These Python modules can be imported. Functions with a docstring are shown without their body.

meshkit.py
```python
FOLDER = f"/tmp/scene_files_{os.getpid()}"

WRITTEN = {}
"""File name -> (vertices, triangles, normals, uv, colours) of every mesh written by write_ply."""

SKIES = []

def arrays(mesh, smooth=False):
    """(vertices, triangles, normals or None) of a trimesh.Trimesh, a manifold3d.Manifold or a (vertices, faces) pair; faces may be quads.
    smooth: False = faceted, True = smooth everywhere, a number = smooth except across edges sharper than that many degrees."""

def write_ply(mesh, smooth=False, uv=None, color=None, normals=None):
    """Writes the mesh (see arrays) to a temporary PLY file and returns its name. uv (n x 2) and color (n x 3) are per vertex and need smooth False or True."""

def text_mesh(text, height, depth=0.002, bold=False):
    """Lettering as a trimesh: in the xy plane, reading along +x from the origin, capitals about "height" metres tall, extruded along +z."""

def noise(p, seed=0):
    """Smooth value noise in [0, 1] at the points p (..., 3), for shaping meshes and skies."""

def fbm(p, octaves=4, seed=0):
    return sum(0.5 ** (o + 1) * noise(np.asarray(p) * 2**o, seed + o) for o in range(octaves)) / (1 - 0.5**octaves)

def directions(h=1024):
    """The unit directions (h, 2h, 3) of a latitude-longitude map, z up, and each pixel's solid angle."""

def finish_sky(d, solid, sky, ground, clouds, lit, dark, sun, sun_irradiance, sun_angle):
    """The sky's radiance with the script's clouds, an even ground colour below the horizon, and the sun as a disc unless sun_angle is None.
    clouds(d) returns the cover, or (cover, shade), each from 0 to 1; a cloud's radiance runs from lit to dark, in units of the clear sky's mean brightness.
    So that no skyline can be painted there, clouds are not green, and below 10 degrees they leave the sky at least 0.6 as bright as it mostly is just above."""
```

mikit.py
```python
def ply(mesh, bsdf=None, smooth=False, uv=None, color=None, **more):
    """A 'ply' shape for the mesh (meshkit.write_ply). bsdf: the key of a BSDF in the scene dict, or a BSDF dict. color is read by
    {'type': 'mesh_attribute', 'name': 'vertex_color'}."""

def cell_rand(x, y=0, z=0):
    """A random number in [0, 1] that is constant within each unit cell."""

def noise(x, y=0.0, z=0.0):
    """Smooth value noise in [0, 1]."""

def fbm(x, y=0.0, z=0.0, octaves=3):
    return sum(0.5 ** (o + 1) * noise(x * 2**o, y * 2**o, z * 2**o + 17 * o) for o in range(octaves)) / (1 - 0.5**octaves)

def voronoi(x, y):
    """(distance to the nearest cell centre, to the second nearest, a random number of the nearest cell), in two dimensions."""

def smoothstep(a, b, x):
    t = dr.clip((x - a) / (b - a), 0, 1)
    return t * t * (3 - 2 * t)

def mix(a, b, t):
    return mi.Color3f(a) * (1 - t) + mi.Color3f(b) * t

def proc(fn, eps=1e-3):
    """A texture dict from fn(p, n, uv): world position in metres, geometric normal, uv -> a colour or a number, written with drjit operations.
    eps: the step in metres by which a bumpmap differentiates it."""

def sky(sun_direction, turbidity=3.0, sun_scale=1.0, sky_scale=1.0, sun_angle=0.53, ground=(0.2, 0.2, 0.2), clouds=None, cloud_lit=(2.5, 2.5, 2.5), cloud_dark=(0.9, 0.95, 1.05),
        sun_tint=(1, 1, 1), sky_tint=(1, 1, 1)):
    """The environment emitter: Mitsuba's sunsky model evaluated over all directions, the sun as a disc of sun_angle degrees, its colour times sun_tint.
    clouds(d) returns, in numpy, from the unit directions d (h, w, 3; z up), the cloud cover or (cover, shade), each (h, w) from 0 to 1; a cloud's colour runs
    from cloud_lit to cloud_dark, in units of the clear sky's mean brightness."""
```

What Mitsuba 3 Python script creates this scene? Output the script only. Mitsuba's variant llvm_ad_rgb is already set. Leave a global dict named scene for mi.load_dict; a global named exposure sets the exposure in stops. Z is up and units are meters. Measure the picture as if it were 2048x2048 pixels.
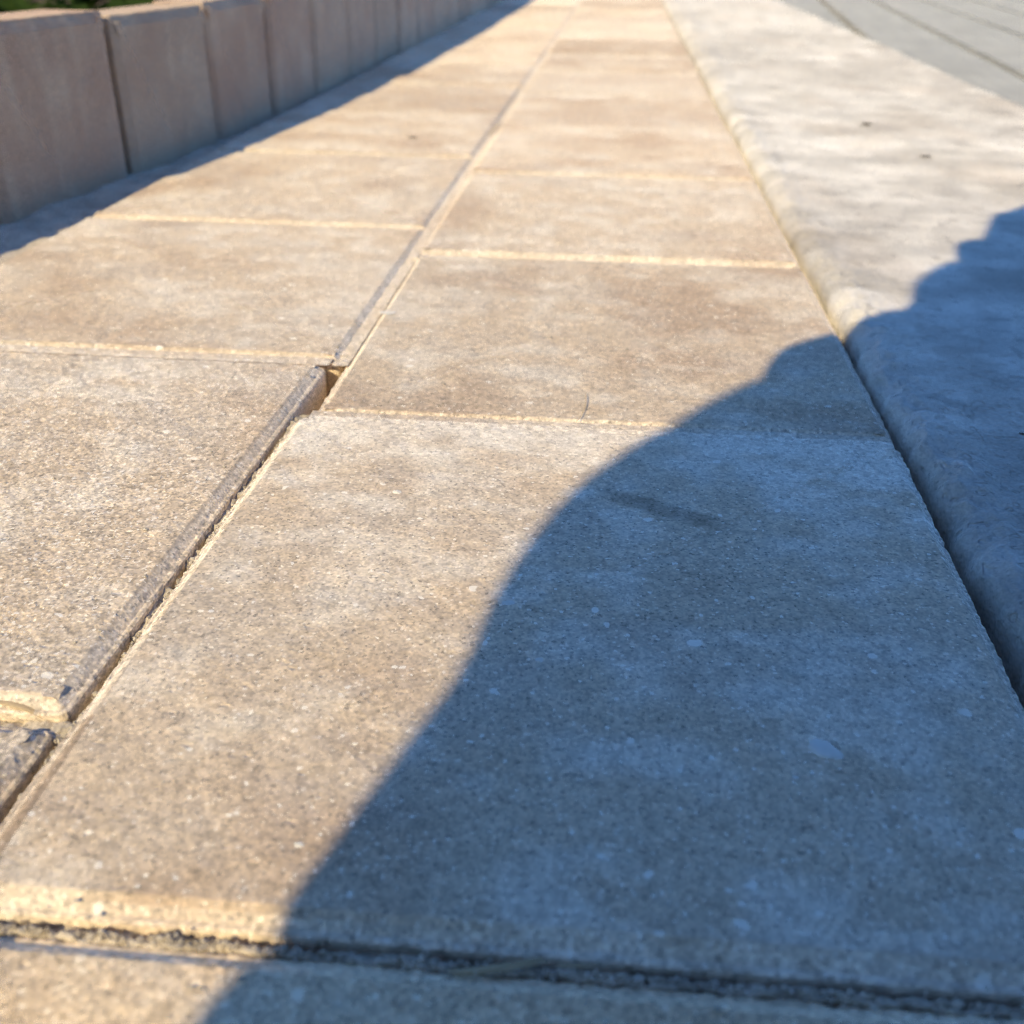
import math
import numpy as np
import trimesh
import drjit as dr
import mitsuba as mi
import manifold3d as m3
from shapely.geometry import Polygon, box as sbox
import meshkit
import mikit
from mikit import proc, noise, fbm, voronoi, smoothstep, mix, cell_rand

H = 0.108                        # lens height above the paving, metres
T = mi.ScalarTransform4f
scene, labels = {}, {}

# ---------------------------------------------------------------- camera, sky, exposure
PITCH, YAW, ROLL = math.radians(30.423), math.radians(-5.265), math.radians(0.906)
FOCAL = 1.9706 / 2.048           # focal length over picture width
CAM = np.array([0.0, 0.0, H])
_f = np.array([math.sin(YAW) * math.cos(PITCH), math.cos(YAW) * math.cos(PITCH), -math.sin(PITCH)])
_r = np.cross(_f, [0, 0, 1.0]); _r /= np.linalg.norm(_r)
_u = np.cross(_r, _f)
_up = -_r * math.sin(ROLL) + _u * math.cos(ROLL)
scene['camera'] = {'type': 'thinlens', 'to_world': T().look_at(origin=CAM.tolist(), target=(CAM + _f).tolist(), up=_up.tolist()),
                   'fov': math.degrees(2 * math.atan(0.5 / FOCAL)), 'fov_axis': 'x', 'aperture_radius': 0.00082, 'focus_distance': 1.85 * H,
                   'near_clip': 0.004, 'far_clip': 2000.0}
SUN = np.array([-0.60, -1.30, 1.0])
scene['sky'] = mikit.sky(SUN.tolist(), turbidity=2.5, sun_tint=(1.07, 1.07, 0.89), sky_tint=(0.80, 1.22, 1.76), ground=(0.25, 0.22, 0.18))
exposure = 1.62


def tag(key, label=None, cat=None, group=None, kind=None):
    d = labels.setdefault(key, {})
    for k, v in (('label', label), ('category', cat), ('group', group), ('kind', kind)):
        if v:
            d[k] = v
    return key


def numbered(name):
    if name not in scene and not any(k.startswith(name + '__') for k in list(scene) + list(labels)) and name not in labels:
        return name
    i = 1
    while True:
        n = f'{name}_{i:03d}'
        if n not in scene and n not in labels and not any(k.startswith(n + '__') for k in scene):
            return n
        i += 1


def piece(holder, name, shape):
    key = f'{holder}__{name}'
    i = 0
    while key in scene:
        i += 1
        key = f'{holder}__{name}_{i:03d}'
    scene[key] = shape
    return key


# ---------------------------------------------------------------- materials
def srf(col, bump=None, rough=0.9, spec=0.25, eps=1e-4):
    b = {'type': 'principled', 'base_color': col, 'roughness': rough, 'specular': spec}
    if bump is not None:
        b = {'type': 'bumpmap', 'tex': proc(bump, eps=eps), 'scale': 1.0, 'bsdf': b}
    return {'type': 'twosided', 'bsdf': b}


def rgb(*c):
    return {'type': 'rgb', 'value': list(c)}


S0R, S0L, PITCHL, X0, X1 = 0.7056 * H, 1.0449 * H, 1.4118 * H, -0.7036 * H, 0.6983 * H


def grain(p):
    """fine sand grain of the cast concrete, zero mean, about -1..1"""
    a = noise(p.x / 0.00040, p.y / 0.00040, p.z / 0.0004)
    b = noise(p.x / 0.00080 + 7.1, p.y / 0.00080, p.z / 0.0008)
    return (a - 0.5) * 1.1 + (b - 0.5) * 1.1


def flakes(x, y, size, share):
    """pale chips of aggregate: 1 inside the few cells that carry one"""
    d1, d2, w = voronoi(x / size + 0.35 * noise(x / size * 3.1, y / size * 3.1), y / size)
    r = 0.12 + 0.30 * noise(w * 91.7, 3.3)
    return dr.select(w < share, smoothstep(r, r * 0.6, d1), 0.0)


def paver_col(p, n, uv):
    col_id = dr.select(p.x < X0, 1.0, 0.0)
    s = dr.select(p.x < X0, S0L, S0R)
    row = dr.floor((p.y - s - 0.02 * p.x) / PITCHL)
    k1, k2, k3 = cell_rand(col_id, row, 5), cell_rand(col_id, row, 6), cell_rand(col_id, row, 7)
    right = col_id < 0.5
    k1 = dr.select(right & (row == 1), 0.50, dr.select(right & (row == 0), 0.95, dr.select((row == 0), 0.95, dr.select((row == -1), dr.select(right, 0.9, 0.0), k1))))
    v = (p.y - s - 0.02 * p.x) / PITCHL - row
    ox = p.x + 0.37 * k2 * 3
    blotch = fbm(ox / 0.042 + 11 * k3, p.y / 0.034 + 5 * k2, 0.0, 4)
    cloud = fbm(ox / 0.011, p.y / 0.008, p.z / 0.02 + 3, 4)
    fine = fbm(ox / 0.0020, p.y / 0.0017, p.z / 0.002, 3)
    brown, tan, pale, grey = (0.335, 0.254, 0.180), (0.412, 0.334, 0.245), (0.56, 0.52, 0.445), (0.365, 0.338, 0.298)
    c = mix(brown, tan, smoothstep(0.30, 0.62, blotch + 0.35 * (k1 - 0.5)))
    c = mix(c, grey, 0.28 * smoothstep(0.45, 0.72, fbm(ox / 0.03 + 31, p.y / 0.02, 2.0, 3)))
    c = mix(c, pale, 0.42 * smoothstep(0.47, 0.72, cloud * 0.6 + blotch * 0.4))
    # bloom of lime at the far end of a paver
    c = mix(c, pale, 0.55 * smoothstep(0.72, 0.97, v + 0.35 * (cloud - 0.5)) * dr.select(right & (row == 0), 1.0, dr.select((k2 > 0.6) & (row > 0), 0.6, 0.1)))
    g = grain(p)
    c = c * (1 + 0.36 * (fine - 0.5)) * (1 + 0.46 * g)
    speck = smoothstep(0.72, 0.86, noise(p.x / 0.00047 + 3, p.y / 0.00047 + 9, p.z / 0.0005))
    c = mix(c, (0.78, 0.73, 0.64), 0.48 * speck * smoothstep(0.30, 0.6, fine + 0.2 * (cloud - 0.5)))
    dark = smoothstep(0.78, 0.90, noise(p.x / 0.0007 + 23, p.y / 0.0007 + 19, p.z / 0.0008))
    c = mix(c, (0.12, 0.10, 0.08), 0.16 * dark)
    # the cast rim is richer in cement and paler than the worn face
    c = mix(c, (0.54, 0.475, 0.385), 0.42 * smoothstep(-0.0002, -0.0007, p.z))
    c = c * (1 + 0.40 * g * smoothstep(-0.0002, -0.0007, p.z))
    d1, d2, w = voronoi(p.x / 0.00088 + 3.7 + 0.5 * noise(p.x / 0.0005, p.y / 0.0005), p.y / 0.00088)
    dot = smoothstep(0.46, 0.22, d1 + 0.25 * (noise(p.x / 0.004 + 5, p.y / 0.004) - 0.4))
    c = mix(c, (0.76, 0.71, 0.62), 0.52 * dot * dr.select(w < 0.10, 0.35 + 6 * w, 0.0))
    c = mix(c, (0.10, 0.085, 0.07), 0.46 * dot * dr.select(w > 0.89, 1.0, 0.0))
    f = dr.maximum(flakes(p.x, p.y, 0.0042, 0.022), flakes(p.x + 1.7, p.y + 0.3, 0.0019, 0.06))
    c = mix(c, (0.66, 0.62, 0.54), 0.75 * f)
    c = c * (0.88 + 0.20 * k1)
    # greasy scuff on the nearest paver
    bq = (p.y - 0.1877) + 0.44 * (p.x - 0.0157)
    scuff = smoothstep(1.3, 0.0, dr.square((p.x - 0.0157) / 0.0150) + dr.square(bq / 0.0040) + 0.9 * (cloud - 0.5))
    c = c * (1 - 0.36 * scuff)
    c = dr.select(right & (row == -1), c * mi.Color3f(1.06, 0.98, 0.86), c)
    return c * 1.50


def paver_bump(p, n, uv):
    g = 0.00009 * noise(p.x / 0.00055, p.y / 0.00055, p.z / 0.00055) + 0.00013 * noise(p.x / 0.0011 + 5, p.y / 0.0011, p.z / 0.0011)
    pit = smoothstep(0.80, 0.93, noise(p.x / 0.0013 + 40, p.y / 0.0013 + 2, p.z / 0.0013))
    return g + 0.0006 * fbm(p.x / 0.006, p.y / 0.006, p.z / 0.006, 2) - 0.00015 * pit


def wall_col(p, n, uv):
    k = cell_rand(dr.floor((p.y - 3.77 * H) / (0.9333 * H)), 4, 1)
    k = dr.select(p.y < 4.72 * H, 0.02, k)
    k2 = cell_rand(dr.floor((p.y - 3.77 * H) / (0.9333 * H)), 9, 1)
    vert = fbm(p.y / 0.006 + 20 * k, p.z / 0.05, p.x / 0.02, 4)
    cloud = fbm(p.y / 0.022 + 9 * k, p.z / 0.022, p.x / 0.03, 3)
    c = mix((0.46, 0.325, 0.235), (0.53, 0.415, 0.305), smoothstep(0.25, 0.75, 0.25 + 0.25 * k + 0.5 * (cloud - 0.25)))
    c = mix(c, (0.66, 0.56, 0.42), 0.36 * smoothstep(0.45, 0.72, vert * 0.65 + cloud * 0.35))
    return c * (1 + 0.35 * grain(p)) * (0.88 + 0.24 * k2)


def conc_col(p, n, uv):
    a = fbm(p.x / 0.03, p.y / 0.03, 0.0, 4)
    b = fbm(p.x / 0.10 + 4, p.y / 0.14, 0.0, 3)
    c = mix((0.50, 0.47, 0.42), (0.66, 0.63, 0.57), smoothstep(0.3, 0.7, 0.5 * a + 0.5 * b))
    c = mix(c, (0.52, 0.45, 0.37), 0.35 * smoothstep(0.55, 0.75, fbm(p.x / 0.05 + 9, p.y / 0.07 + 3, 0.0, 3)))
    sp = smoothstep(0.75, 0.9, noise(p.x / 0.0012, p.y / 0.0012, p.z / 0.0012))
    c = mix(c, (0.20, 0.18, 0.16), 0.3 * smoothstep(0.80, 0.9, noise(p.x / 0.004 + 8, p.y / 0.004, 1)))
    st = fbm(p.x / 0.11, p.y / 0.016, 0.0, 4)
    c = c * (0.91 + 0.18 * smoothstep(0.3, 0.7, st)) * (0.90 + 0.20 * smoothstep(0.35, 0.65, fbm(p.x / 0.014, p.y / 0.014, 1.0, 3)))
    c = mix(c, (0.36, 0.33, 0.29), 0.45 * smoothstep(0.60, 0.80, fbm(p.x / 0.035 + 3, p.y / 0.05 + 7, 0.0, 4)))
    return c * (1 + 0.22 * grain(p)) * (1 - 0.2 * sp)


def conc_bump(p, n, uv):
    return 0.00034 * noise(p.x / 0.0009, p.y / 0.0009, p.z / 0.0009) - 0.0006 * smoothstep(0.74, 0.86, noise(p.x / 0.0022, p.y / 0.0022, p.z / 0.0022)) + 0.0016 * fbm(p.x / 0.012, p.y / 0.009, p.z / 0.01, 3)


def sand_col(p, n, uv):
    d1, d2, w = voronoi(p.x / 0.0007, p.y / 0.0007)
    c = mix((0.37, 0.32, 0.25), (0.60, 0.54, 0.45), w)
    return c * (0.75 + 0.5 * fbm(p.x / 0.006, p.y / 0.006, 0.0, 2))


def soil_col(p, n, uv):
    a = fbm(p.x / 0.01, p.y / 0.01, p.z / 0.01, 4)
    return mix((0.045, 0.032, 0.022), (0.15, 0.11, 0.075), a)


def ground_col(p, n, uv):
    a = fbm(p.x / 0.35, p.y / 0.35, 0.0, 4)
    b = noise(p.x / 0.02, p.y / 0.02)
    return mix((0.10, 0.085, 0.055), (0.17, 0.15, 0.09), a) * (0.7 + 0.6 * b)


def board_col(p, n, uv):
    g = fbm((p.x - 0.105 * p.y) / 0.006, p.y / 0.12, 0.0, 3)
    b = fbm(p.x / 0.05, p.y / 0.09, 0.0, 3)
    return mix((0.325, 0.325, 0.295), (0.405, 0.405, 0.37), g) * (0.86 + 0.28 * b)


scene['paver_material'] = srf(proc(paver_col), paver_bump)
scene['wall_material'] = srf(proc(wall_col), paver_bump)
scene['concrete_material'] = srf(proc(conc_col), conc_bump)
scene['sand_material'] = srf(proc(sand_col), lambda p, n, uv: 0.0002 * noise(p.x / 0.0006, p.y / 0.0007, p.z / 0.0007))
scene['soil_material'] = srf(proc(soil_col), lambda p, n, uv: 0.002 * fbm(p.x / 0.006, p.y / 0.006, p.z / 0.006, 3), eps=4e-4)
scene['ground_material'] = srf(proc(ground_col))
scene['dust_material'] = srf(proc(lambda p, n, uv: mix((0.12, 0.10, 0.06), (0.19, 0.16, 0.10), fbm(p.x / 0.01, p.y / 0.02, 0.0, 3))))
scene['board_material'] = srf(proc(board_col), rough=0.7)


def blade_col(p, n, uv):
    g = fbm(p.x / 0.004, p.y / 0.004, p.z / 0.004, 2)
    return mix((0.46, 0.34, 0.19), (0.66, 0.52, 0.32), g)


def leaf_col(p, n, uv):
    g = fbm(p.x / 0.012, p.y / 0.012, p.z / 0.012, 3)
    return mix((0.012, 0.03, 0.008), (0.08, 0.13, 0.03), g)


scene['straw_material'] = srf(proc(blade_col), rough=0.6)
scene['leaf_material'] = {'type': 'principledthin', 'base_color': proc(leaf_col), 'roughness': 0.5, 'diff_trans': 0.7}
scene['chip_material'] = srf(proc(lambda p, n, uv: mix((0.66, 0.62, 0.54), (0.86, 0.83, 0.76), fbm(p.x / 0.0012, p.y / 0.0012, p.z / 0.0012, 3))))
scene['dark_material'] = srf(proc(lambda p, n, uv: mix((0.07, 0.055, 0.042), (0.16, 0.125, 0.09), noise(p.x / 0.0006, p.y / 0.0006, p.z / 0.0006))))


# ---------------------------------------------------------------- mesh helpers
def nz(x, y, z=0.0, seed=0):
    return meshkit.noise(np.stack(np.broadcast_arrays(np.asarray(x, float), np.asarray(y, float), np.asarray(z, float)), -1), seed)


def fb(x, y, z=0.0, octaves=3, seed=0):
    return meshkit.fbm(np.stack(np.broadcast_arrays(np.asarray(x, float), np.asarray(y, float), np.asarray(z, float)), -1), octaves, seed)


def paver_mesh(w, l, step, seed, thick=0.055, cw=0.0025, cd=0.0018, lip=0.0009, rough=0.65, skew=0.0, radius=0.0025):
    """A cast paver lying flat, top at z = 0, centred: rounded corners, chamfered rim, rough burr below the chamfer."""
    hw, hl = w / 2 - radius, l / 2 - radius
    pts, nrm = [], []
    def side(a, b, nn):
        k = max(2, int(np.linalg.norm(np.subtract(b, a)) / step))
        for i in range(k):
            pts.append(np.asarray(a) + (np.asarray(b) - np.asarray(a)) * i / k); nrm.append(nn)
    def corner(c, a0):
        for i in range(5):
            a = a0 + math.pi / 2 * i / 5
            nn = (math.cos(a), math.sin(a)); pts.append((c[0] + radius * nn[0], c[1] + radius * nn[1])); nrm.append(nn)
    side((w / 2, -hl), (w / 2, hl), (1, 0)); corner((hw, hl), 0)
    side((hw, l / 2), (-hw, l / 2), (0, 1)); corner((-hw, hl), math.pi / 2)
    side((-w / 2, hl), (-w / 2, -hl), (-1, 0)); corner((-hw, -hl), math.pi)
    side((-hw, -l / 2), (hw, -l / 2), (0, -1)); corner((hw, -hl), 1.5 * math.pi)
    P, N = np.array(pts), np.array(nrm, float)
    n = len(P)
    q = P / 0.0022
    f1, f2, f3 = nz(q[:, 0], q[:, 1], 0.3, seed), nz(q[:, 0] * 2.6, q[:, 1] * 2.6, 1.3, seed + 1), nz(q[:, 0] * 0.25, q[:, 1] * 0.25, 2.3, seed + 2)
    burr = rough * (0.0006 * (f1 - 0.5) + 0.0004 * (f2 - 0.5))
    chip = rough * 0.0016 * np.clip(f3 - 0.72, 0, 1) / 0.28 * f1
    zr = rough * (0.0006 * (f2 - 0.4) + 0.0004 * (f1 - 0.5))
    soft = 0.0002 * rough * (f3 - 0.5)
    rings = [(-0.0010, -thick), (-0.0006, -0.012), (burr - chip - 0.0002, -cd - 0.0016 + zr), (np.maximum(burr - chip, -0.0004) - 0.0003, -cd - 0.0003 + zr), (-lip * 0.75 + burr * 0.35 - np.minimum(chip, 0.0003), -cd + 0.7 * zr),
             (-lip - 0.0003 - chip * 0.25, -cd + 0.0001), (-lip - cw * 0.5, -cd * 0.5), (-lip - cw * 0.92 + soft, -cd * 0.09), (-lip - cw + soft, -cd * 0.03),
             (-lip - cw - 0.0003 + soft, -0.00001), (-lip - cw - 0.0016, 0.0)]
    V = []
    for off, z in rings:
        xy = P + N * np.broadcast_to(np.asarray(off, float), (n,))[:, None]
        V.append(np.column_stack([xy, np.broadcast_to(np.asarray(z, float), (n,))]))
    V = np.vstack(V + [[[0, 0, 0.0]], [[0, 0, -thick]]])
    F, i = [], np.arange(n)
    j = (i + 1) % n
    for r in range(len(rings) - 1):
        a, b = r * n, (r + 1) * n
        F += [np.column_stack([a + i, a + j, b + j]), np.column_stack([a + i, b + j, b + i])]
    top, bot = len(V) - 2, len(V) - 1
    a = (len(rings) - 1) * n
    F += [np.column_stack([a + i, a + j, np.full(n, top)]), np.column_stack([j, i, np.full(n, bot)])]
    V[:, 1] += skew * V[:, 0]
    return trimesh.Trimesh(V, np.vstack(F), process=False)


def grid_mesh(X, Y, Z):
    """Sheet from 2-D arrays of the same shape, facing up when X runs along the rows and Y along the columns."""
    a, b = X.shape
    V = np.column_stack([X.ravel(), Y.ravel(), Z.ravel()])
    i = np.arange(a * b).reshape(a, b)
    q = np.stack([i[:-1, :-1], i[1:, :-1], i[1:, 1:], i[:-1, 1:]], -1).reshape(-1, 4)
    return trimesh.Trimesh(V, np.vstack([q[:, [0, 1, 2]], q[:, [0, 2, 3]]]), process=False)


def extrude(poly, z0, z1):
    m = trimesh.creation.extrude_polygon(poly, z1 - z0, engine='earcut')
    m.apply_translation([0, 0, z0])
    return m


def tube(path, radius, sides=7, flat=1.0):
    path = np.asarray(path, float)
    rad = np.broadcast_to(np.asarray(radius, float), (len(path),))
    d = np.gradient(path, axis=0); d /= np.linalg.norm(d, axis=1, keepdims=True)
    a = np.cross(d, [0, 0, 1.0]); a /= np.linalg.norm(a, axis=1, keepdims=True) + 1e-9
    b = np.cross(a, d)
    ang = np.arange(sides) * 2 * np.pi / sides
    V = (path[:, None] + rad[:, None, None] * (np.cos(ang)[None, :, None] * a[:, None] + flat * np.sin(ang)[None, :, None] * b[:, None])).reshape(-1, 3)
    F, i = [], np.arange(sides); j = (i + 1) % sides
    for k in range(len(path) - 1):
        F += [np.column_stack([k * sides + i, k * sides + j, (k + 1) * sides + j]), np.column_stack([k * sides + i, (k + 1) * sides + j, (k + 1) * sides + i])]
    e = (len(path) - 1) * sides
    F += [[[0, k + 1, k] for k in range(1, sides - 1)], [[e, e + k, e + k + 1] for k in range(1, sides - 1)]]
    return trimesh.Trimesh(V, np.vstack(F), process=False)


# ---------------------------------------------------------------- the setting
R = 400.0
scene['ground'] = mikit.ply(grid_mesh(*np.meshgrid([-R, -3, 3, R], [-R, -2, 8, R], indexing='ij'), np.full((4, 4), -0.075)), 'ground_material')
tag('ground', 'bare ground around the paving', kind='structure')

# paving: two courses of square pavers on a bed
bed = extrude(sbox(-2.35 * H, -0.9, X1 + 0.002, 5.0), -0.074, -0.0565)
piece('pavement', 'bedding', mikit.ply(bed, 'sand_material'))
tag('pavement', 'two courses of square tan concrete pavers running away between the low wall and the concrete strip', kind='structure')
rng = np.random.default_rng(4)
PW, PL = 0.1500, 0.1502
variants = {}


def paver_ply(step, seed, **kw):
    k = (step, seed)
    if k not in variants:
        variants[k] = mikit.ply(paver_mesh(PW, PL, step, seed, skew=0.02, **kw), 'paver_material')
    return variants[k]


SHIFT = {('R', 1): (0.0011, 0.0, -0.0002), ('R', 0): (-0.0022, 0.0, 0.0003), ('L', -1): (-0.0070, 0.0004, -0.0008), ('R', -1): (0.0, 0.0003, -0.0004), ('L', 0): (-0.0035, 0.0, 0.0),
         ('L', 1): (0.0012, 0.0, 0.0002), ('L', 2): (0.0005, 0.0, 0.0), ('R', 2): (0.0006, 0.0, 0.0), ('R', 3): (0.0002, 0.0, 0.0004)}
for course, s0, xc in (('R', S0R, (X0 + X1) / 2), ('L', S0L, X0 - 0.0758)):
    for n in range(-5, 29):
        dx, dy, dz = SHIFT.get((course, n), (rng.uniform(-0.0008, 0.0008), rng.uniform(-0.0006, 0.0006), rng.uniform(-0.0007, 0.0007)))
        yc = s0 + (n + 0.5) * PITCHL + 0.02 * xc + dy
        near = -1 <= n <= 2
        askew = (course, n) in (('R', 0), ('L', 0), ('L', -1))
        if askew:
            shape = mikit.ply(paver_mesh(0.1535 if course == 'R' else PW, PL, 0.00045, 10 + n + (7 if course == 'L' else 0), skew=0.041), 'paver_material')
        else:
            shape = dict(paver_ply(0.00045, 10 + n + (7 if course == 'L' else 0)) if near else paver_ply(0.004, 40 + (n % 3)))
        shape['to_world'] = T().translate([xc + dx, yc, dz]).rotate([0, 0, 1], -1.2 if askew else float(rng.uniform(-0.12, 0.12))).rotate([1, 0, 0], float(rng.uniform(-0.08, 0.08)))
        piece('pavement', 'paver', shape)


# sand in the joints: lumpy, sunk, with holes
def joint_strip(a, b, width, depth, lump, seed, step=0.00035, hole=0.55, across=12):
    a, b = np.asarray(a, float), np.asarray(b, float)
    L = np.linalg.norm(b - a); d = (b - a) / L; nn = np.array([-d[1], d[0]])
    t = np.arange(0, L, step); v = np.linspace(-0.5, 0.5, across) * width
    Tt, Vv = np.meshgrid(t, v, indexing='ij')
    X = a[0] + d[0] * Tt + nn[0] * Vv; Y = a[1] + d[1] * Tt + nn[1] * Vv
    z = -depth + lump * (fb(X / 0.0016, Y / 0.0016, 0, 3, seed) - 0.5) * 2
    gap = np.clip((fb(X / 0.012, Y / 0.012, 0, 2, seed + 5) - hole) / 0.12, 0, 1)
    z = z - gap * 0.012
    m = grid_mesh(X, Y, z)
    if m.face_normals[:, 2].mean() < 0:
        m.invert()
    return m


yl = lambda s, x: s + 0.02 * x
seam = lambda y: X0 - 0.0039 + 0.021 * (y - 0.151)
strips = [joint_strip((seam(-0.1), -0.1), (seam(0.233), 0.233), 0.0042, 0.0032, 0.0010, 1, hole=0.46),
          joint_strip((X0 + 0.0006, 0.263), (X0 + 0.0006, 0.9), 0.0048, 0.0013, 0.0003, 2, step=0.0006, hole=0.80),
          joint_strip((X0 + 0.0004, 0.9), (X0, 4.2), 0.0048, 0.0013, 0.0002, 3, step=0.005, hole=0.9, across=4),
          joint_strip((X1 + 0.0008, -0.1), (X1 + 0.0008, 0.30), 0.0045, 0.0105, 0.0015, 4, hole=0.6),
          joint_strip((X1 + 0.0008, 0.30), (X1 + 0.0008, 4.2), 0.0045, 0.0058, 0.0012, 5, step=0.002, hole=0.8, across=6)]
fills = strips[1:3]
del strips[1:3]
for n in range(-1, 12):
    for s0, xa, xb in ((S0R, X0 + 0.002, X1 - 0.001), (S0L, X0 - 0.151, X0 - 0.002)):
        y = s0 + n * PITCHL
        (fills if n > 0 else strips).append(joint_strip((xa, yl(y, xa)), (xb, yl(y, xb)), 0.0056 if n > 0 else 0.0038, (0.0006 if n == 1 else 0.0021) if n > 0 else 0.0034, 0.00015 if n > 0 else 0.0008, 60 + n, step=0.0005 if n < 2 else 0.002, hole=0.62 if n < 1 else 0.95, across=8))


# crust of sand that clings to the edge of the paver nearest the lens, along the joint at the foot of the picture
def crust(a, b, seed, width=0.0009, height=0.0007, base=-0.0026):
    a, b = np.asarray(a, float), np.asarray(b, float)
    L = np.linalg.norm(b - a); d = (b - a) / L; nn = np.array([-d[1], d[0]])
    t = np.arange(0, L, 0.00022); v = np.linspace(-1, 1, 16)
    Tt, Vv = np.meshgrid(t, v, indexing='ij')
    wob = 0.0009 * (fb(t / 0.0035, 0.5, 0, 3, seed) - 0.5) * 2
    w = width * (0.45 + 0.9 * fb(t / 0.006, 4.5, 0, 2, seed + 1))[:, None] * 0.6
    hgt = height * (0.15 + 1.5 * fb(t / 0.0028, 2.5, 0, 3, seed + 2))[:, None]
    X = a[0] + d[0] * Tt + nn[0] * (Vv * w + wob[:, None]); Y = a[1] + d[1] * Tt + nn[1] * (Vv * w + wob[:, None])
    z = base + hgt * np.sqrt(np.clip(1 - Vv ** 2, 0, 1)) + 0.0013 * (fb(X / 0.0008, Y / 0.0008, 0, 3, seed + 3) - 0.5)
    z[:, [0, -1]] = base - 0.001
    m = grid_mesh(X, Y, z)
    if m.face_normals[:, 2].mean() < 0:
        m.invert()
    return m


def heap(a, b, count, spread, low, high, seed):
    """Single grains heaped along a line, thinner and thicker by turns."""
    a, b = np.asarray(a, float), np.asarray(b, float)
    L = np.linalg.norm(b - a); d = (b - a) / L; nn = np.array([-d[1], d[0]])
    q = np.random.default_rng(seed)
    base = trimesh.creation.icosphere(subdivisions=1, radius=1.0)
    V, F = [], []
    for i in range(count):
        t = q.uniform(0, L)
        amount = float(fb(t / 0.005, 0.5, 0, 3, seed))
        if q.random() > np.clip((amount - 0.25) * 2.2, 0.05, 1):
            continue
        v = q.normal(0, spread)
        sz = 0.00013 + 0.00033 * q.random() ** 2.2
        z = low + high * q.random() * np.clip(0.2 + 1.3 * amount, 0, 1) * math.exp(-(v / (2.2 * spread)) ** 2)
        c = a + d * t + nn * v
        V.append(base.vertices * (0.65 + 0.7 * q.random((len(base.vertices), 1))) * sz * q.uniform(0.75, 1.3, 3) + [c[0], c[1], z])
        F.append(base.faces + len(base.vertices) * len(F))
    return trimesh.Trimesh(np.vstack(V), np.vstack(F), process=False)


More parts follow.
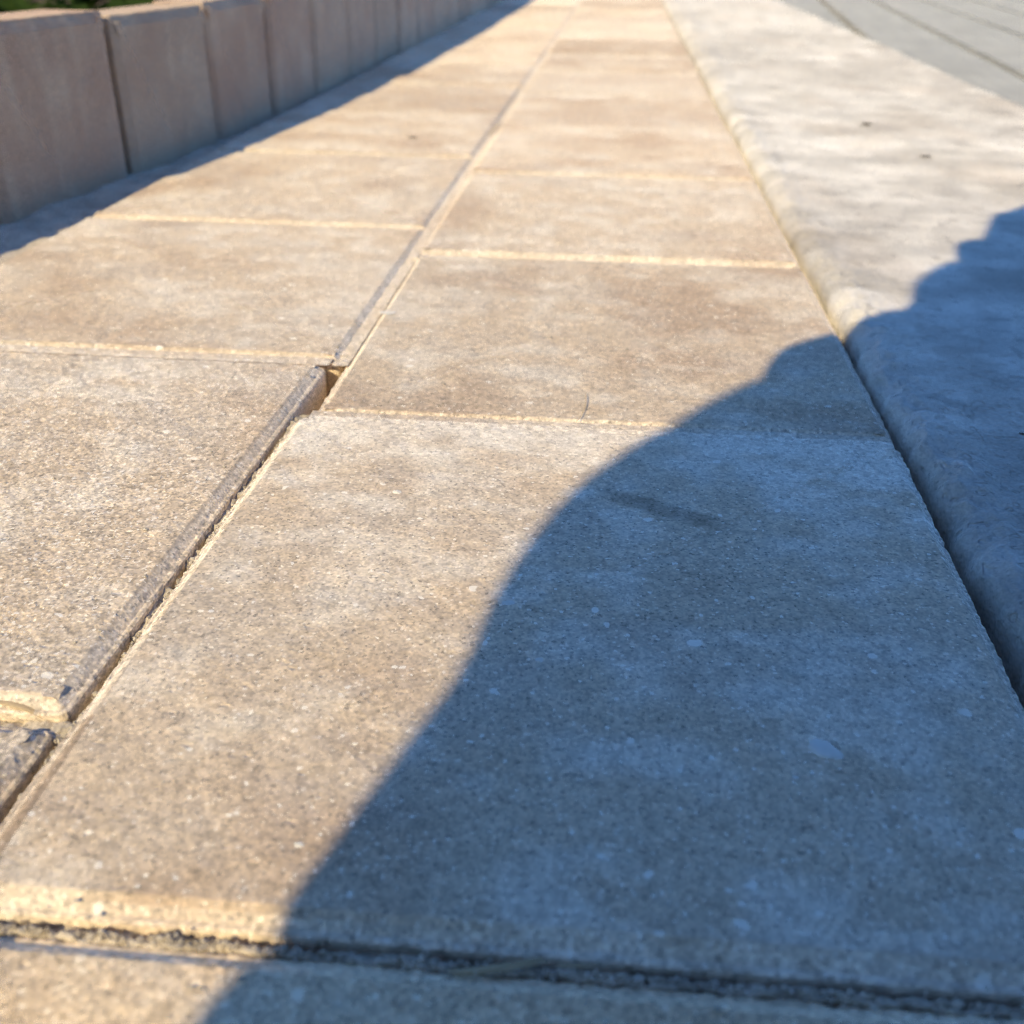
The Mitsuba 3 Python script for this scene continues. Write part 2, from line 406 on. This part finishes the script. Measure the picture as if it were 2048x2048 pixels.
yb = S0R
strips.append(crust((X0 + 0.002, yl(yb, X0) - 0.0004), (X1 - 0.002, yl(yb, X1) - 0.0004), 81))
strips.append(crust((seam(0.0) + 0.0011, 0.0), (seam(0.222) + 0.0011, 0.222), 85, width=0.0011, height=0.0006, base=-0.0033))
strips.append(crust((X0 - 0.064, yl(S0L, X0) - 0.0030), (X0 - 0.009, yl(S0L, X0) - 0.0026), 91, width=0.0013, height=0.0006, base=-0.0050))
strips.append(heap((X0 + 0.002, yl(yb, X0) - 0.0002), (X1 - 0.002, yl(yb, X1) - 0.0002), 2600, 0.00036, -0.0030, 0.0017, 201))
strips.append(heap((seam(0.0) + 0.0009, 0.0), (seam(0.225) + 0.0009, 0.225), 2600, 0.00036, -0.0030, 0.0014, 202))
strips.append(heap((X0 - 0.075, yl(S0L, X0) - 0.0024), (X0 - 0.006, yl(S0L, X0) - 0.0020), 900, 0.00060, -0.0044, 0.0016, 203))
piece('pavement', 'joint_sand', mikit.ply(trimesh.util.concatenate(strips), 'sand_material'))
piece('pavement', 'joint_sand', mikit.ply(trimesh.util.concatenate(fills), 'paver_material'))
tag('pavement__joint_sand_001', 'packed tan sand in the farther joints', kind='stuff')
tag('pavement__joint_sand', 'pale crumbly sand filling the joints between the pavers', kind='stuff')

# concrete strip with a swollen, lumpy edge beside the pavers
ue = np.concatenate([np.linspace(0, 0.35, 64), np.linspace(0.37, 2.10, 50)]) * H
ys = np.concatenate([np.arange(-0.7, -0.02, 0.02), np.arange(0.0, 0.9, 0.0018), np.arange(0.9, 2.2, 0.008), np.arange(2.2, 5.0, 0.05)])
Yg, Ug = np.meshgrid(ys, ue, indexing='ij')
edge = X1 + 0.0024 + 0.0028 * (fb(Yg / 0.03, 0.5, 0, 4, 21) - 0.5) * 2 + 0.0016 * (nz(Yg / 0.0030, 0.7, 0, 22) - 0.5)
crest = (0.075 + 0.03 * (fb(Yg / 0.16, 1.5, 0, 3, 23) - 0.5) * 2 + 0.10 * np.clip((Yg - 0.75) / 0.6, 0, 1)) * H
ridge = (0.026 + 0.02 * (fb(Yg / 0.09, 2.5, 0, 3, 24) - 0.5)) * H
flat = (0.012 + 0.03 * (fb(Yg / 0.2, Ug / 0.12, 0, 3, 25) - 0.5)) * H
u = Ug / crest
rise = np.where(u < 1, np.sqrt(np.clip(1 - (1 - np.clip(u, 0, 1)) ** 2.2, 0, 1)), np.exp(-((u - 1) / 0.75) ** 2))
z = np.where(u < 1, -0.004 + (ridge + 0.004) * rise, flat + (ridge - flat) * rise)
lumps = (0.0036 * (fb(Yg / 0.010, Ug / 0.008, 0, 4, 26) - 0.5) + 0.0034 * (fb(Yg / 0.0035, Ug / 0.003, 0, 2, 27) - 0.5)) * np.exp(-(u / 1.6) ** 2)
z = z + lumps + 0.0006 * (fb(Yg / 0.03, Ug / 0.03, 0, 3, 28) - 0.5)
Xg = edge + Ug
Xg = np.concatenate([Xg[:, :1] + 0.0012, Xg[:, :1] + 0.0002, Xg, Xg[:, -1:] + 0.002, Xg[:, -1:] + 0.0025], 1)
Yg = np.concatenate([Yg[:, :1], Yg[:, :1], Yg, Yg[:, -1:], Yg[:, -1:]], 1)
z = np.concatenate([0 * z[:, :1] - 0.074, z[:, :1] - 0.004, z, z[:, -1:] - 0.002, 0 * z[:, :1] - 0.074], 1)
m = grid_mesh(Xg, Yg, z)
if m.face_normals[:, 2].mean() < 0:
    m.invert()
scene['concrete_path'] = mikit.ply(m, 'concrete_material', smooth=True)
tag('concrete_path', 'pale poured concrete strip with a swollen edge between the pavers and the grey boards', kind='structure')

# grey deck boards beyond the concrete, laid at a slight angle
ZD, SL = -0.37 * H, 0.105
dirn = np.array([SL, 1.0]) / math.hypot(SL, 1.0); nrm2 = np.array([dirn[1], -dirn[0]])
ref = np.array([5.38 * H, 19.07 * H])
clip = sbox(2.865 * H, -1.0, 4.5, 7.5)
pit, gapw = 1.335 * H, 0.0105
tag('deck', 'grey wooden deck boards beyond the pale concrete strip', 'deck')
for k in range(-4, 24):
    c0 = ref + nrm2 * (k * pit + gapw / 2); c1 = ref + nrm2 * ((k + 1) * pit - gapw / 2)
    poly = Polygon([c0 - dirn * 6, c1 - dirn * 6, c1 + dirn * 9, c0 + dirn * 9]).intersection(clip)
    if poly.is_empty or poly.area < 0.002:
        continue
    inner = poly.buffer(-0.003, join_style=2)
    if inner.is_empty:
        continue
    b = trimesh.util.concatenate([extrude(poly, ZD - 0.025, ZD - 0.003), extrude(inner, ZD - 0.003, ZD)])
    piece('deck', 'board', mikit.ply(b, 'board_material'))
scene['deck__joist_floor'] = mikit.ply(extrude(sbox(2.87 * H, -1.0, 4.5, 7.5), ZD - 0.033, ZD - 0.0045), 'dust_material')
tag('deck__joist_floor', 'dusty tan floor seen in the gaps between the boards')

# low wall of pavers standing on end, left
wx = lambda s: np.interp(s, [2.0, 3.0, 3.78, 4.71, 5.66, 6.59, 7.55, 11.5, 17, 40], [-2.62, -2.55, -2.40, -2.28, -2.19, -2.165, -2.15, -2.09, -2.05, -2.0])
wh = lambda s: np.interp(s, [3, 4.2, 6.6, 7.9, 11, 20], [0.685, 0.685, 0.655, 0.80, 0.86, 0.9])
tag('wall', 'low garden wall of brownish pavers standing on end beside the left course', 'wall')
SW = 0.9333
for n in range(-2, 30):
    a, b = 3.77 + n * SW, 3.77 + (n + 1) * SW
    if n == -1:
        b -= 0.25
    xa, xb = wx(a) * H, wx(b) * H
    hgt = (wh((a + b) / 2) + rng.uniform(-0.02, 0.02)) * H
    wdt = math.hypot(xb - xa, (b - a) * H) - 0.0030
    ang = math.degrees(math.atan2(xb - xa, (b - a) * H))
    tall = hgt + 0.072
    m = paver_mesh(wdt, tall, 0.0006 if n < 4 else 0.003, 100 + n, thick=0.032, cw=0.0044, cd=0.0022, rough=1.2)
    # face +z -> +x ; width -> y ; length -> z
    M = np.array([[0, 0, 1, 0], [1, 0, 0, 0], [0, 1, 0, 0], [0, 0, 0, 1.0]])
    m.apply_transform(M)
    sh = mikit.ply(m, 'wall_material')
    sh['to_world'] = T().translate([(xa + xb) / 2 + rng.uniform(-0.0008, 0.0008), (a + b) / 2 * H, hgt - tall / 2]).rotate([0, 0, 1], -ang).rotate([0, 1, 0], float(0.8 + rng.uniform(-0.3, 0.3)))
    piece('wall', 'paver', sh)

# planting bed behind the wall
xs = np.linspace(-3.0, 0, 60); yy = np.linspace(-0.2, 4.5, 140)
Xb, Yb = np.meshgrid(xs, yy, indexing='ij')
wl = wx(Yb / H) * H - 0.034
Xb = wl + Xb * np.linspace(1, 1, 60)[:, None]
Zb = 0.12 * H + 0.02 * (fb(Xb / 0.04, Yb / 0.04, 0, 4, 31) - 0.6)
mb = grid_mesh(Xb, Yb, Zb)
if mb.face_normals[:, 2].mean() < 0:
    mb.invert()
scene['planting_bed'] = mikit.ply(mb, 'soil_material', smooth=True)
tag('planting_bed', 'dark soil bed behind the low wall', kind='structure')
# trench of soil between the left course and the wall
xs = np.linspace(0, 1, 16); yy = np.linspace(-0.5, 4.5, 700)
A, Yt = np.meshgrid(xs, yy, indexing='ij')
Xt = (X0 - 0.152) + A * (np.minimum(wx(Yt / H) * H, X0 - 0.153) - (X0 - 0.152) - 0.02)
Zt = -0.0035 + 0.005 * (fb(Xt / 0.012, Yt / 0.012, 0, 4, 33) - 0.5)
mt = grid_mesh(Xt, Yt, Zt)
if mt.face_normals[:, 2].mean() < 0:
    mt.invert()
scene['soil_strip'] = mikit.ply(mt, 'sand_material', smooth=True)
tag('soil_strip', 'narrow sandy strip between the left pavers and the foot of the wall', kind='structure')

# ---------------------------------------------------------------- the photographer, crouching behind the phone
def hull_chain(chain, refine=None):
    """Union of the hulls of consecutive spheres: chain = [(x, y, z, r), ...]"""
    out = m3.Manifold()
    for a, b in zip(chain[:-1], chain[1:]):
        sp = [m3.Manifold.sphere(q[3], 20).translate([float(t) for t in q[:3]]) for q in (a, b)]
        out = out + m3.Manifold.batch_hull(sp)
    return out


def soft(man, length, rounds=10):
    man = man.refine_to_length(length)
    g = man.to_mesh()
    m = trimesh.Trimesh(g.vert_properties[:, :3], g.tri_verts, process=True)
    trimesh.smoothing.filter_taubin(m, iterations=rounds)
    return m


def folds(m, amp, size, seed):
    n = m.vertex_normals
    v = m.vertices
    k = fb(v[:, 0] / size, v[:, 1] / size, v[:, 2] / (size * 0.55), 3, seed) - 0.5
    m.vertices = v + n * (2 * amp * k)[:, None]
    return m


def ball(x, y, z, r, s=(1, 1, 1)):
    return m3.Manifold.sphere(r, 28).scale(list(s)).translate([x, y, z])


LK, RK = (-0.1194, -0.208, 0.3120), (0.165, -0.21, 0.350)
trousers = m3.Manifold()
for sx, K in ((-1, LK), (1, RK)):
    ank = (sx * 0.088, -0.205, 0.085) if sx < 0 else (0.14, -0.22, 0.085)
    mid = (sx * 0.1100, -0.187, 0.249) if sx < 0 else (0.155, -0.20, 0.225)
    trousers += hull_chain([(sx * 0.085, -0.58, 0.245, 0.105), (K[0] * 0.8, -0.38, 0.300, 0.078), (*K, 0.060)])
    trousers += hull_chain([(*K, 0.060 if sx < 0 else 0.064)] + ([(-0.1198, -0.197, 0.284, 0.0600)] if sx < 0 else []) + [(*mid, 0.0545 if sx < 0 else 0.064), (*ank, 0.052)])
trousers += hull_chain([(-0.08, -0.58, 0.24, 0.115), (0.08, -0.58, 0.24, 0.115)]) + hull_chain([(0, -0.57, 0.27, 0.13), (0, -0.54, 0.37, 0.125)])
trousers += hull_chain([(-0.1470, -0.217, 0.2325, 0.0165), (-0.1435, -0.213, 0.211, 0.0255), (-0.134, -0.211, 0.190, 0.026), (-0.128, -0.211, 0.12, 0.024)])      # slack cloth over the boot
jacket = hull_chain([(0, -0.55, 0.36, 0.135), (0, -0.49, 0.50, 0.150), (0, -0.43, 0.62, 0.150)])
jacket += hull_chain([(-0.145, -0.43, 0.665, 0.075), (0, -0.43, 0.68, 0.085), (0.145, -0.43, 0.665, 0.075)]) + hull_chain([(-0.11, -0.47, 0.52, 0.10), (-0.13, -0.44, 0.64, 0.09)]) + hull_chain([(0.11, -0.47, 0.52, 0.10), (0.13, -0.44, 0.64, 0.09)])
jacket += hull_chain([(-0.160, -0.425, 0.652, 0.060), (-0.120, -0.315, 0.510, 0.049), (-0.078, -0.215, 0.408, 0.042), (-0.066, -0.130, 0.356, 0.038), (-0.046, -0.062, 0.318, 0.035)])
jacket += hull_chain([(0.165, -0.425, 0.665, 0.066), (0.165, -0.28, 0.52, 0.056), (0.155, -0.19, 0.42, 0.050), (0.13, -0.09, 0.30, 0.041), (0.108, -0.055, 0.235, 0.036)])
body = hull_chain([(0, -0.40, 0.69, 0.058), (0, -0.365, 0.79, 0.052)])
body += ball(0, -0.345, 0.865, 0.088, (0.86, 1.02, 1.16)) + ball(0, -0.285, 0.80, 0.046, (1, 1, 1)) + hull_chain([(0, -0.26, 0.885, 0.010), (0, -0.238, 0.845, 0.014)])
body += ball(-0.078, -0.355, 0.855, 0.018, (0.5, 1, 1.7)) + ball(0.078, -0.355, 0.855, 0.018, (0.5, 1, 1.7))
body += hull_chain([(0, -0.40, 0.69, 0.05), (-0.15, -0.42, 0.655, 0.04), (-0.088, -0.215, 0.412, 0.03), (-0.040, -0.045, 0.308, 0.026)]) + hull_chain([(0, -0.40, 0.69, 0.05), (0.15, -0.42, 0.655, 0.04), (0.155, -0.19, 0.42, 0.032), (0.103, -0.045, 0.215, 0.026)])   # arms inside the sleeves
KNUCKLES = ((-0.0185, 0.0300, 0.2150, 0.0095, 0.006), (-0.0185, 0.0470, 0.2500, 0.0095, 0.000), (-0.0035, 0.0810, 0.2560, 0.0095, 0.018), (0.0075, 0.0910, 0.2890, 0.0095, 0.036))
PB = CAM - 0.0055 * _f                          # middle of the phone's thickness, behind the lens


def on_phone(a, b, c):
    return PB + a * _r + b * _up - c * _f


for sx, wrist, edge_a in ((1, (0.103, -0.045, 0.215), 0.057),):
    palm = on_phone(edge_a + sx * (0.022 if sx < 0 else 0.026), 0.084 if sx < 0 else 0.088, 0.018)
    body += hull_chain([(*wrist, 0.027), (*palm, 0.026)]) + hull_chain([(*palm, 0.024), (*on_phone(edge_a + sx * 0.018, 0.060, 0.014), 0.019)])
    for k, ln in enumerate((0.95, 1.05, 1.0, 0.8)):
        b = (0.106 if sx < 0 else 0.112) - 0.019 * k
        body += hull_chain([(*on_phone(edge_a + sx * 0.020, b, 0.010), 0.0098), (*on_phone(edge_a + sx * 0.014, b + 0.001, -0.013 * 1.0), 0.0090), (*on_phone(edge_a - sx * 0.012 * ln, b + 0.002, -0.0145), 0.0082), (*on_phone(edge_a - sx * 0.026 * ln, b + 0.002, -0.0125), 0.0074)])
    body += hull_chain([(*on_phone(edge_a + sx * 0.020, 0.075, 0.022), 0.013), (*on_phone(edge_a - sx * 0.002, 0.062, 0.018), 0.0105), (*on_phone(edge_a - sx * 0.020, 0.058, 0.0135), 0.0088)])

# the left hand grips the upper end of the phone from above, knuckles forward
body += hull_chain([(-0.040, -0.045, 0.308, 0.026), (-0.020, -0.004, 0.290, 0.025), (-0.006, 0.030, 0.268, 0.023)]) + hull_chain([(-0.030, -0.010, 0.275, 0.020), (-0.022, 0.018, 0.245, 0.018)])
body += hull_chain([(-0.018, 0.002, 0.250, 0.022), (-0.040, 0.000, 0.236, 0.0175), (-0.069, -0.007, 0.2215, 0.0130), (-0.076, -0.0130, 0.2172, 0.0075)])      # thumb stretched along the phone
body += hull_chain([(-0.006, 0.030, 0.268, 0.020), (0.0075, 0.088, 0.288, 0.0100), (0.034, 0.101, 0.318, 0.0090)])      # forefinger lifted off the glass
for kx, ky, kz, r, tx in KNUCKLES:
    body += hull_chain([(-0.010, 0.020, 0.262, 0.018), (kx, ky, kz, r)]) + hull_chain([(kx, ky, kz, r), (*on_phone(tx, 0.122, -0.0135), r * 0.92), (*on_phone(tx + 0.004, 0.104, -0.0125), r * 0.8)])


def cloth(c, amp):
    return srf(proc(lambda p, n, uv: mi.Color3f(c) * (0.75 + 0.5 * fbm(p.x / 0.004, p.y / 0.004, p.z / 0.004, 3))), rough=0.95)


scene['denim_material'] = cloth((0.055, 0.075, 0.13), 1)
scene['jacket_material'] = cloth((0.16, 0.17, 0.19), 1)
scene['skin_material'] = srf(rgb(0.52, 0.34, 0.25), rough=0.55)
scene['hair_material'] = srf(rgb(0.06, 0.04, 0.03), rough=0.6)
scene['boot_material'] = srf(rgb(0.09, 0.06, 0.04), rough=0.6)
tag('person', 'person in grey jacket and jeans crouching with a phone held low in both hands', 'person')
scene['person__body'] = mikit.ply(soft(body, 0.005, 6), 'skin_material', smooth=True)
scene['person__trousers'] = mikit.ply(soft(trousers, 0.012), 'denim_material', smooth=True)
scene['person__jacket'] = mikit.ply(soft(jacket, 0.006, 2), 'jacket_material', smooth=True)
hair = ball(0, -0.352, 0.880, 0.094, (0.90, 1.03, 1.12)) - m3.Manifold.cube([0.3, 0.2, 0.3]).translate([-0.15, -0.300, 0.70]) - m3.Manifold.cube([0.3, 0.3, 0.12]).translate([-0.15, -0.46, 0.70])
scene['person__hair'] = mikit.ply(soft(hair, 0.010, 8), 'hair_material', smooth=True)
for sx in (-1, 1):
    piece('person', 'eye', {'type': 'sphere', 'center': [sx * 0.031, -0.268, 0.872], 'radius': 0.011, 'bsdf': {'type': 'ref', 'id': 'hair_material'}})
    fx = -0.088 if sx < 0 else 0.14
    boot = hull_chain([(fx, -0.275, 0.045, 0.040), (fx, -0.18, 0.040, 0.038), (fx + sx * 0.008, -0.115, 0.034, 0.030)]) + hull_chain([(fx, -0.255, 0.045, 0.042), (fx, -0.215, 0.11, 0.043)])
    boot = boot.trim_by_plane([0, 0, 1], 0.0022)
    piece('person', 'boot', mikit.ply(soft(boot, 0.012, 3), 'boot_material', smooth=True))
# the phone held upside down, its lens at the camera's place
ph = m3.Manifold.batch_hull([m3.Manifold.cylinder(0.0074, 0.0085, 0.0085, 24).translate([x, y, -0.0037]) for x in (-0.010, 0.049) for y in (-0.010, 0.119)])
gm = ph.to_mesh()
Mv = gm.vert_properties[:, :3]
scene['phone__case'] = mikit.ply(trimesh.Trimesh(PB + Mv[:, :1] * _r + Mv[:, 1:2] * _up + Mv[:, 2:3] * _f, gm.tri_verts, process=False), 'dark_material')
sc = m3.Manifold.batch_hull([m3.Manifold.cylinder(0.0004, 0.006, 0.006, 20).translate([x, y, -0.0042]) for x in (-0.010, 0.049) for y in (-0.010, 0.119)]).to_mesh()
Mv = sc.vert_properties[:, :3]
scene['phone__screen'] = mikit.ply(trimesh.Trimesh(PB + Mv[:, :1] * _r + Mv[:, 1:2] * _up + Mv[:, 2:3] * _f, sc.tri_verts, process=False), 'hair_material')
tag('phone', 'dark phone held upside down low over the paving', 'phone')

# ---------------------------------------------------------------- small things lying about
def at(px, py, z=0.0):
    """Point of the plane at height z that the photograph shows at (px, py) of 2048 x 2048."""
    d = _f + (px - 1024) / 2048 / FOCAL * _r - (py - 1024) / 2048 / FOCAL * _up
    return CAM + d * ((z - H) / d[2])


def spline(pts, k=14):
    from scipy.interpolate import CubicSpline
    pts = np.asarray(pts, float)
    t = np.linspace(0, 1, len(pts))
    return CubicSpline(t, pts)(np.linspace(0, 1, k)) if len(pts) > 2 else pts[0] + np.linspace(0, 1, k)[:, None] * (pts[1] - pts[0])


def straw(pix, zs, radius, label, group=None, flat=0.35):
    k = numbered('dry_grass_blade')
    path = spline([at(x, y, z) for (x, y), z in zip(pix, zs)])
    rad = radius * np.sin(np.linspace(0.25, 2.9, len(path))) ** 0.5
    scene[k] = mikit.ply(tube(path, rad, 7, flat), 'straw_material', smooth=60)
    tag(k, label, 'grass blade', group)


straw([(-70, 1410), (0, 1420), (50, 1432), (104, 1458)], [-0.0016, -0.0012, -0.0014, -0.0035], 0.0006, 'curved tan blade of dry grass lying in the open joint at the left edge')
straw([(895, 1946), (985, 1936), (1085, 1916)], [-0.0012, -0.0008, -0.0012], 0.00036, 'pale straw with a raised tip in the shaded joint along the bottom')
straw([(905, 1953), (1000, 1940), (1092, 1922)], [-0.0014, -0.0010, -0.0014], 0.00030, 'thin straw just under the pale straw in the shaded bottom joint')
straw([(1112, 1930), (1182, 1930)], [-0.0008, -0.0008], 0.00018, 'fine short straw bridging the dark crack of the bottom joint')
straw([(1152, 842), (1166, 822), (1172, 800), (1170, 782)], [0.0005, 0.0006, 0.0008, 0.0010], 0.00014, 'thin curved brown stalk lying on the second paver of the right course', flat=1.0)
straw([(978, 270), (990, 255), (1002, 244)], [0.0, 0.0006, 0.0004], 0.0007, 'pale bit of straw in the far part of the middle joint')


def pebble(px, py, size, mat, name, label, cat, flatness=0.5, seed=0, stretch=1.3, z=0.0, group=None, turn=0.0):
    k = numbered(name)
    m = trimesh.creation.icosphere(subdivisions=2, radius=1.0)
    v = m.vertices
    v *= (0.55 + 0.9 * fb(v[:, 0] * 1.3 + seed, v[:, 1] * 1.1, v[:, 2] * 1.1, 3, seed))[:, None]
    v *= [size * stretch / 2, size / 2, size * flatness / 2]
    m.vertices = v
    c = at(px, py, z)
    sh = mikit.ply(m, mat, smooth=40)
    sh['to_world'] = T().translate([c[0], c[1], z + size * flatness * 0.30]).rotate([0, 0, 1], turn)
    scene[k] = sh
    tag(k, label, cat, group)


pebble(1648, 1495, 0.0042, 'chip_material', 'stone_chip', 'flat pale chip lying in the shade at the right of the nearest paver', 'stone chip', 0.24, 3, 1.25, turn=-15)
pebble(598, 1700, 0.0014, 'chip_material', 'stone_chip', 'small pale chip just inside the edge of the shadow near the bottom', 'stone chip', 0.4, 4, 1.2)
pebble(1015, 1208, 0.0021, 'chip_material', 'stone_chip', 'pale chip in the shade close to the shadow edge halfway up the nearest paver', 'stone chip', 0.25, 5, 1.5, turn=10)
pebble(1078, 1322, 0.0018, 'chip_material', 'stone_chip', 'small bluish chip in the shade below the one at the shadow edge', 'stone chip', 0.25, 6, 1.2)
pebble(794, 990, 0.0016, 'chip_material', 'stone_chip', 'tiny white chip on the sunlit part of the nearest paver', 'stone chip', 0.5, 7, 1.2)
pebble(775, 630, 0.0030, 'chip_material', 'stone_chip', 'white flake on the second paver of the right course beside the middle joint', 'stone chip', 0.12, 8, 1.8)
pebble(1590, 1548, 0.0012, 'chip_material', 'stone_chip', 'tiny light chip left below the flat pale chip', 'stone chip', 0.4, 9, 1.2)
for i, (x, y, s, zz, st, tn, what) in enumerate([(1732, 238, 0.0042, 0.002, 1.5, 0, 'dark crumb on the sunlit concrete strip'), (1852, 301, 0.0032, 0.002, 1.9, 5, 'flat brown crumb on the concrete above the shadow tip'),
                                                 (1745, 1137, 0.0009, 0, 2.2, 5, 'long dark speck on the shaded right part of the nearest paver'), (1757, 1210, 0.0008, 0, 1.6, -40, 'crooked dark speck below the long one in the shade'),
                                                 (1802, 984, 0.0009, 0, 1.6, 0, 'dark speck near the far right corner of the nearest paver'), (1800, 1742, 0.0008, 0, 2.6, 25, 'dark slanted crumb in the shade near the bottom right'),
                                                 (2046, 852, 0.0008, 0.002, 2.5, -30, 'dark sliver on the shaded concrete at the right border'), (1482, 978, 0.0008, 0, 1.4, 0, 'tiny black grain in the middle of the shaded paver'),
                                                 (824, 281, 0.0045, 0, 1.6, 0, 'dark stain-like crumb on a far paver of the left course'), (590, 1264, 0.0005, 0, 2.6, 15, 'tiny black crumb on the sunlit nearest paver'),
                                                 (300, 1118, 0.0010, -0.001, 1.5, 0, 'small dark crumb on the chamfer beside the middle joint'), (1865, 1580, 0.0007, 0, 1.2, 0, 'round dark grain right of the flat pale chip'),
                                                 (1905, 1745, 0.0008, 0, 1.5, 10, 'dull dark grain near the bottom right border')]):
    pebble(x, y, s, 'dark_material', 'crumb', what, 'crumb', 0.35, 30 + i, st, zz, turn=tn)


# loose grit: grains of sand and stone lying on the pavers and along the joints
r = np.random.default_rng(12)
grit = []
for i in range(520):
    if i < 300:
        px, py = r.uniform(X0 - 0.14, X1), r.uniform(0.055, 0.55)
    elif i < 420:
        px, py = X0 + r.normal(0.0, 0.006), r.uniform(0.08, 0.5)
    else:
        px = r.uniform(X0, X1); py = yl(S0R, px) + r.normal(0.0, 0.005)
    sz = 0.00013 + 0.00030 * r.random() ** 3
    g = trimesh.creation.icosphere(subdivisions=1, radius=1.0)
    g.vertices = g.vertices * (0.7 + 0.6 * r.random((len(g.vertices), 1))) * sz * [r.uniform(0.8, 1.5), r.uniform(0.8, 1.3), 0.7] + [px, py, sz * 0.45]
    grit.append(g)
scene['loose_grit'] = mikit.ply(trimesh.util.concatenate(grit), 'sand_material')
tag('loose_grit', 'loose grains of sand and grit scattered over the pavers', kind='stuff')


# plants in the bed behind the wall
def plant(base, count, length, seed, label):
    k = numbered('plant')
    r = np.random.default_rng(seed)
    tag(k, label, 'plant')
    piece(k, 'stem', mikit.ply(tube([np.add(base, [0, 0, -0.03]), np.add(base, [0.001, 0, 0.0]), np.add(base, [0, 0.002, 0.02])], [0.006, 0.005, 0.003]), 'leaf_material', smooth=True))
    for i in range(count):
        az = r.uniform(0, 2 * np.pi); ln = length * r.uniform(0.6, 1.15); up = r.uniform(0.25, 0.95); wd = r.uniform(0.004, 0.008)
        t = np.linspace(0, 1, 12)
        out = ln * t * math.cos(up); z = ln * (t * math.sin(up) - 0.55 * t ** 2)
        P = np.column_stack([base[0] + math.cos(az) * out, base[1] + math.sin(az) * out, base[2] + z])
        w = wd * np.sin(np.pi * (0.12 + 0.88 * t)) ** 0.7
        s = np.array([-math.sin(az), math.cos(az), 0.0])
        V = np.stack([P - s * w[:, None], P - np.array([0, 0, 0.0014]), P + s * w[:, None]], 1)
        q = np.arange(36).reshape(12, 3)
        f = np.concatenate([np.stack([q[:-1, :-1], q[1:, :-1], q[1:, 1:], q[:-1, 1:]], -1).reshape(-1, 4)])
        piece(k, 'leaf', mikit.ply((V.reshape(-1, 3), f), 'leaf_material', smooth=True))


zb = 0.16 * H
for i, (x, y, dist, what) in enumerate([(12, 8, 0.02, 'leafy plant in the dark corner behind the near end of the wall'), (118, 4, 0.03, 'bright green strap-leaved plant just behind the first wall paver'),
                                        (205, -4, 0.03, 'dark green plant behind the second wall paver'), (330, -25, 0.05, 'low green plant behind the third wall paver'),
                                        (60, -4, 0.13, 'tall green plant standing behind the leafy corner plant'), (165, -8, 0.14, 'dense green plant further back in the bed, second from the left'),
                                        (270, -14, 0.15, 'dense green plant further back in the bed, third from the left'), (-40, 4, 0.10, 'large leafy plant at the left border of the bed'),
                                        (20, -10, 0.30, 'green plant far back in the bed near the left border'), (150, -16, 0.32, 'green plant far back in the bed behind the strap-leaved one')]):
    c = at(x, y, 0.60 * H)
    d = (c - CAM)[:2]; d /= np.linalg.norm(d)
    plant((c[0] + d[0] * dist, c[1] + d[1] * dist, zb), 26, 0.13, 70 + i, what)
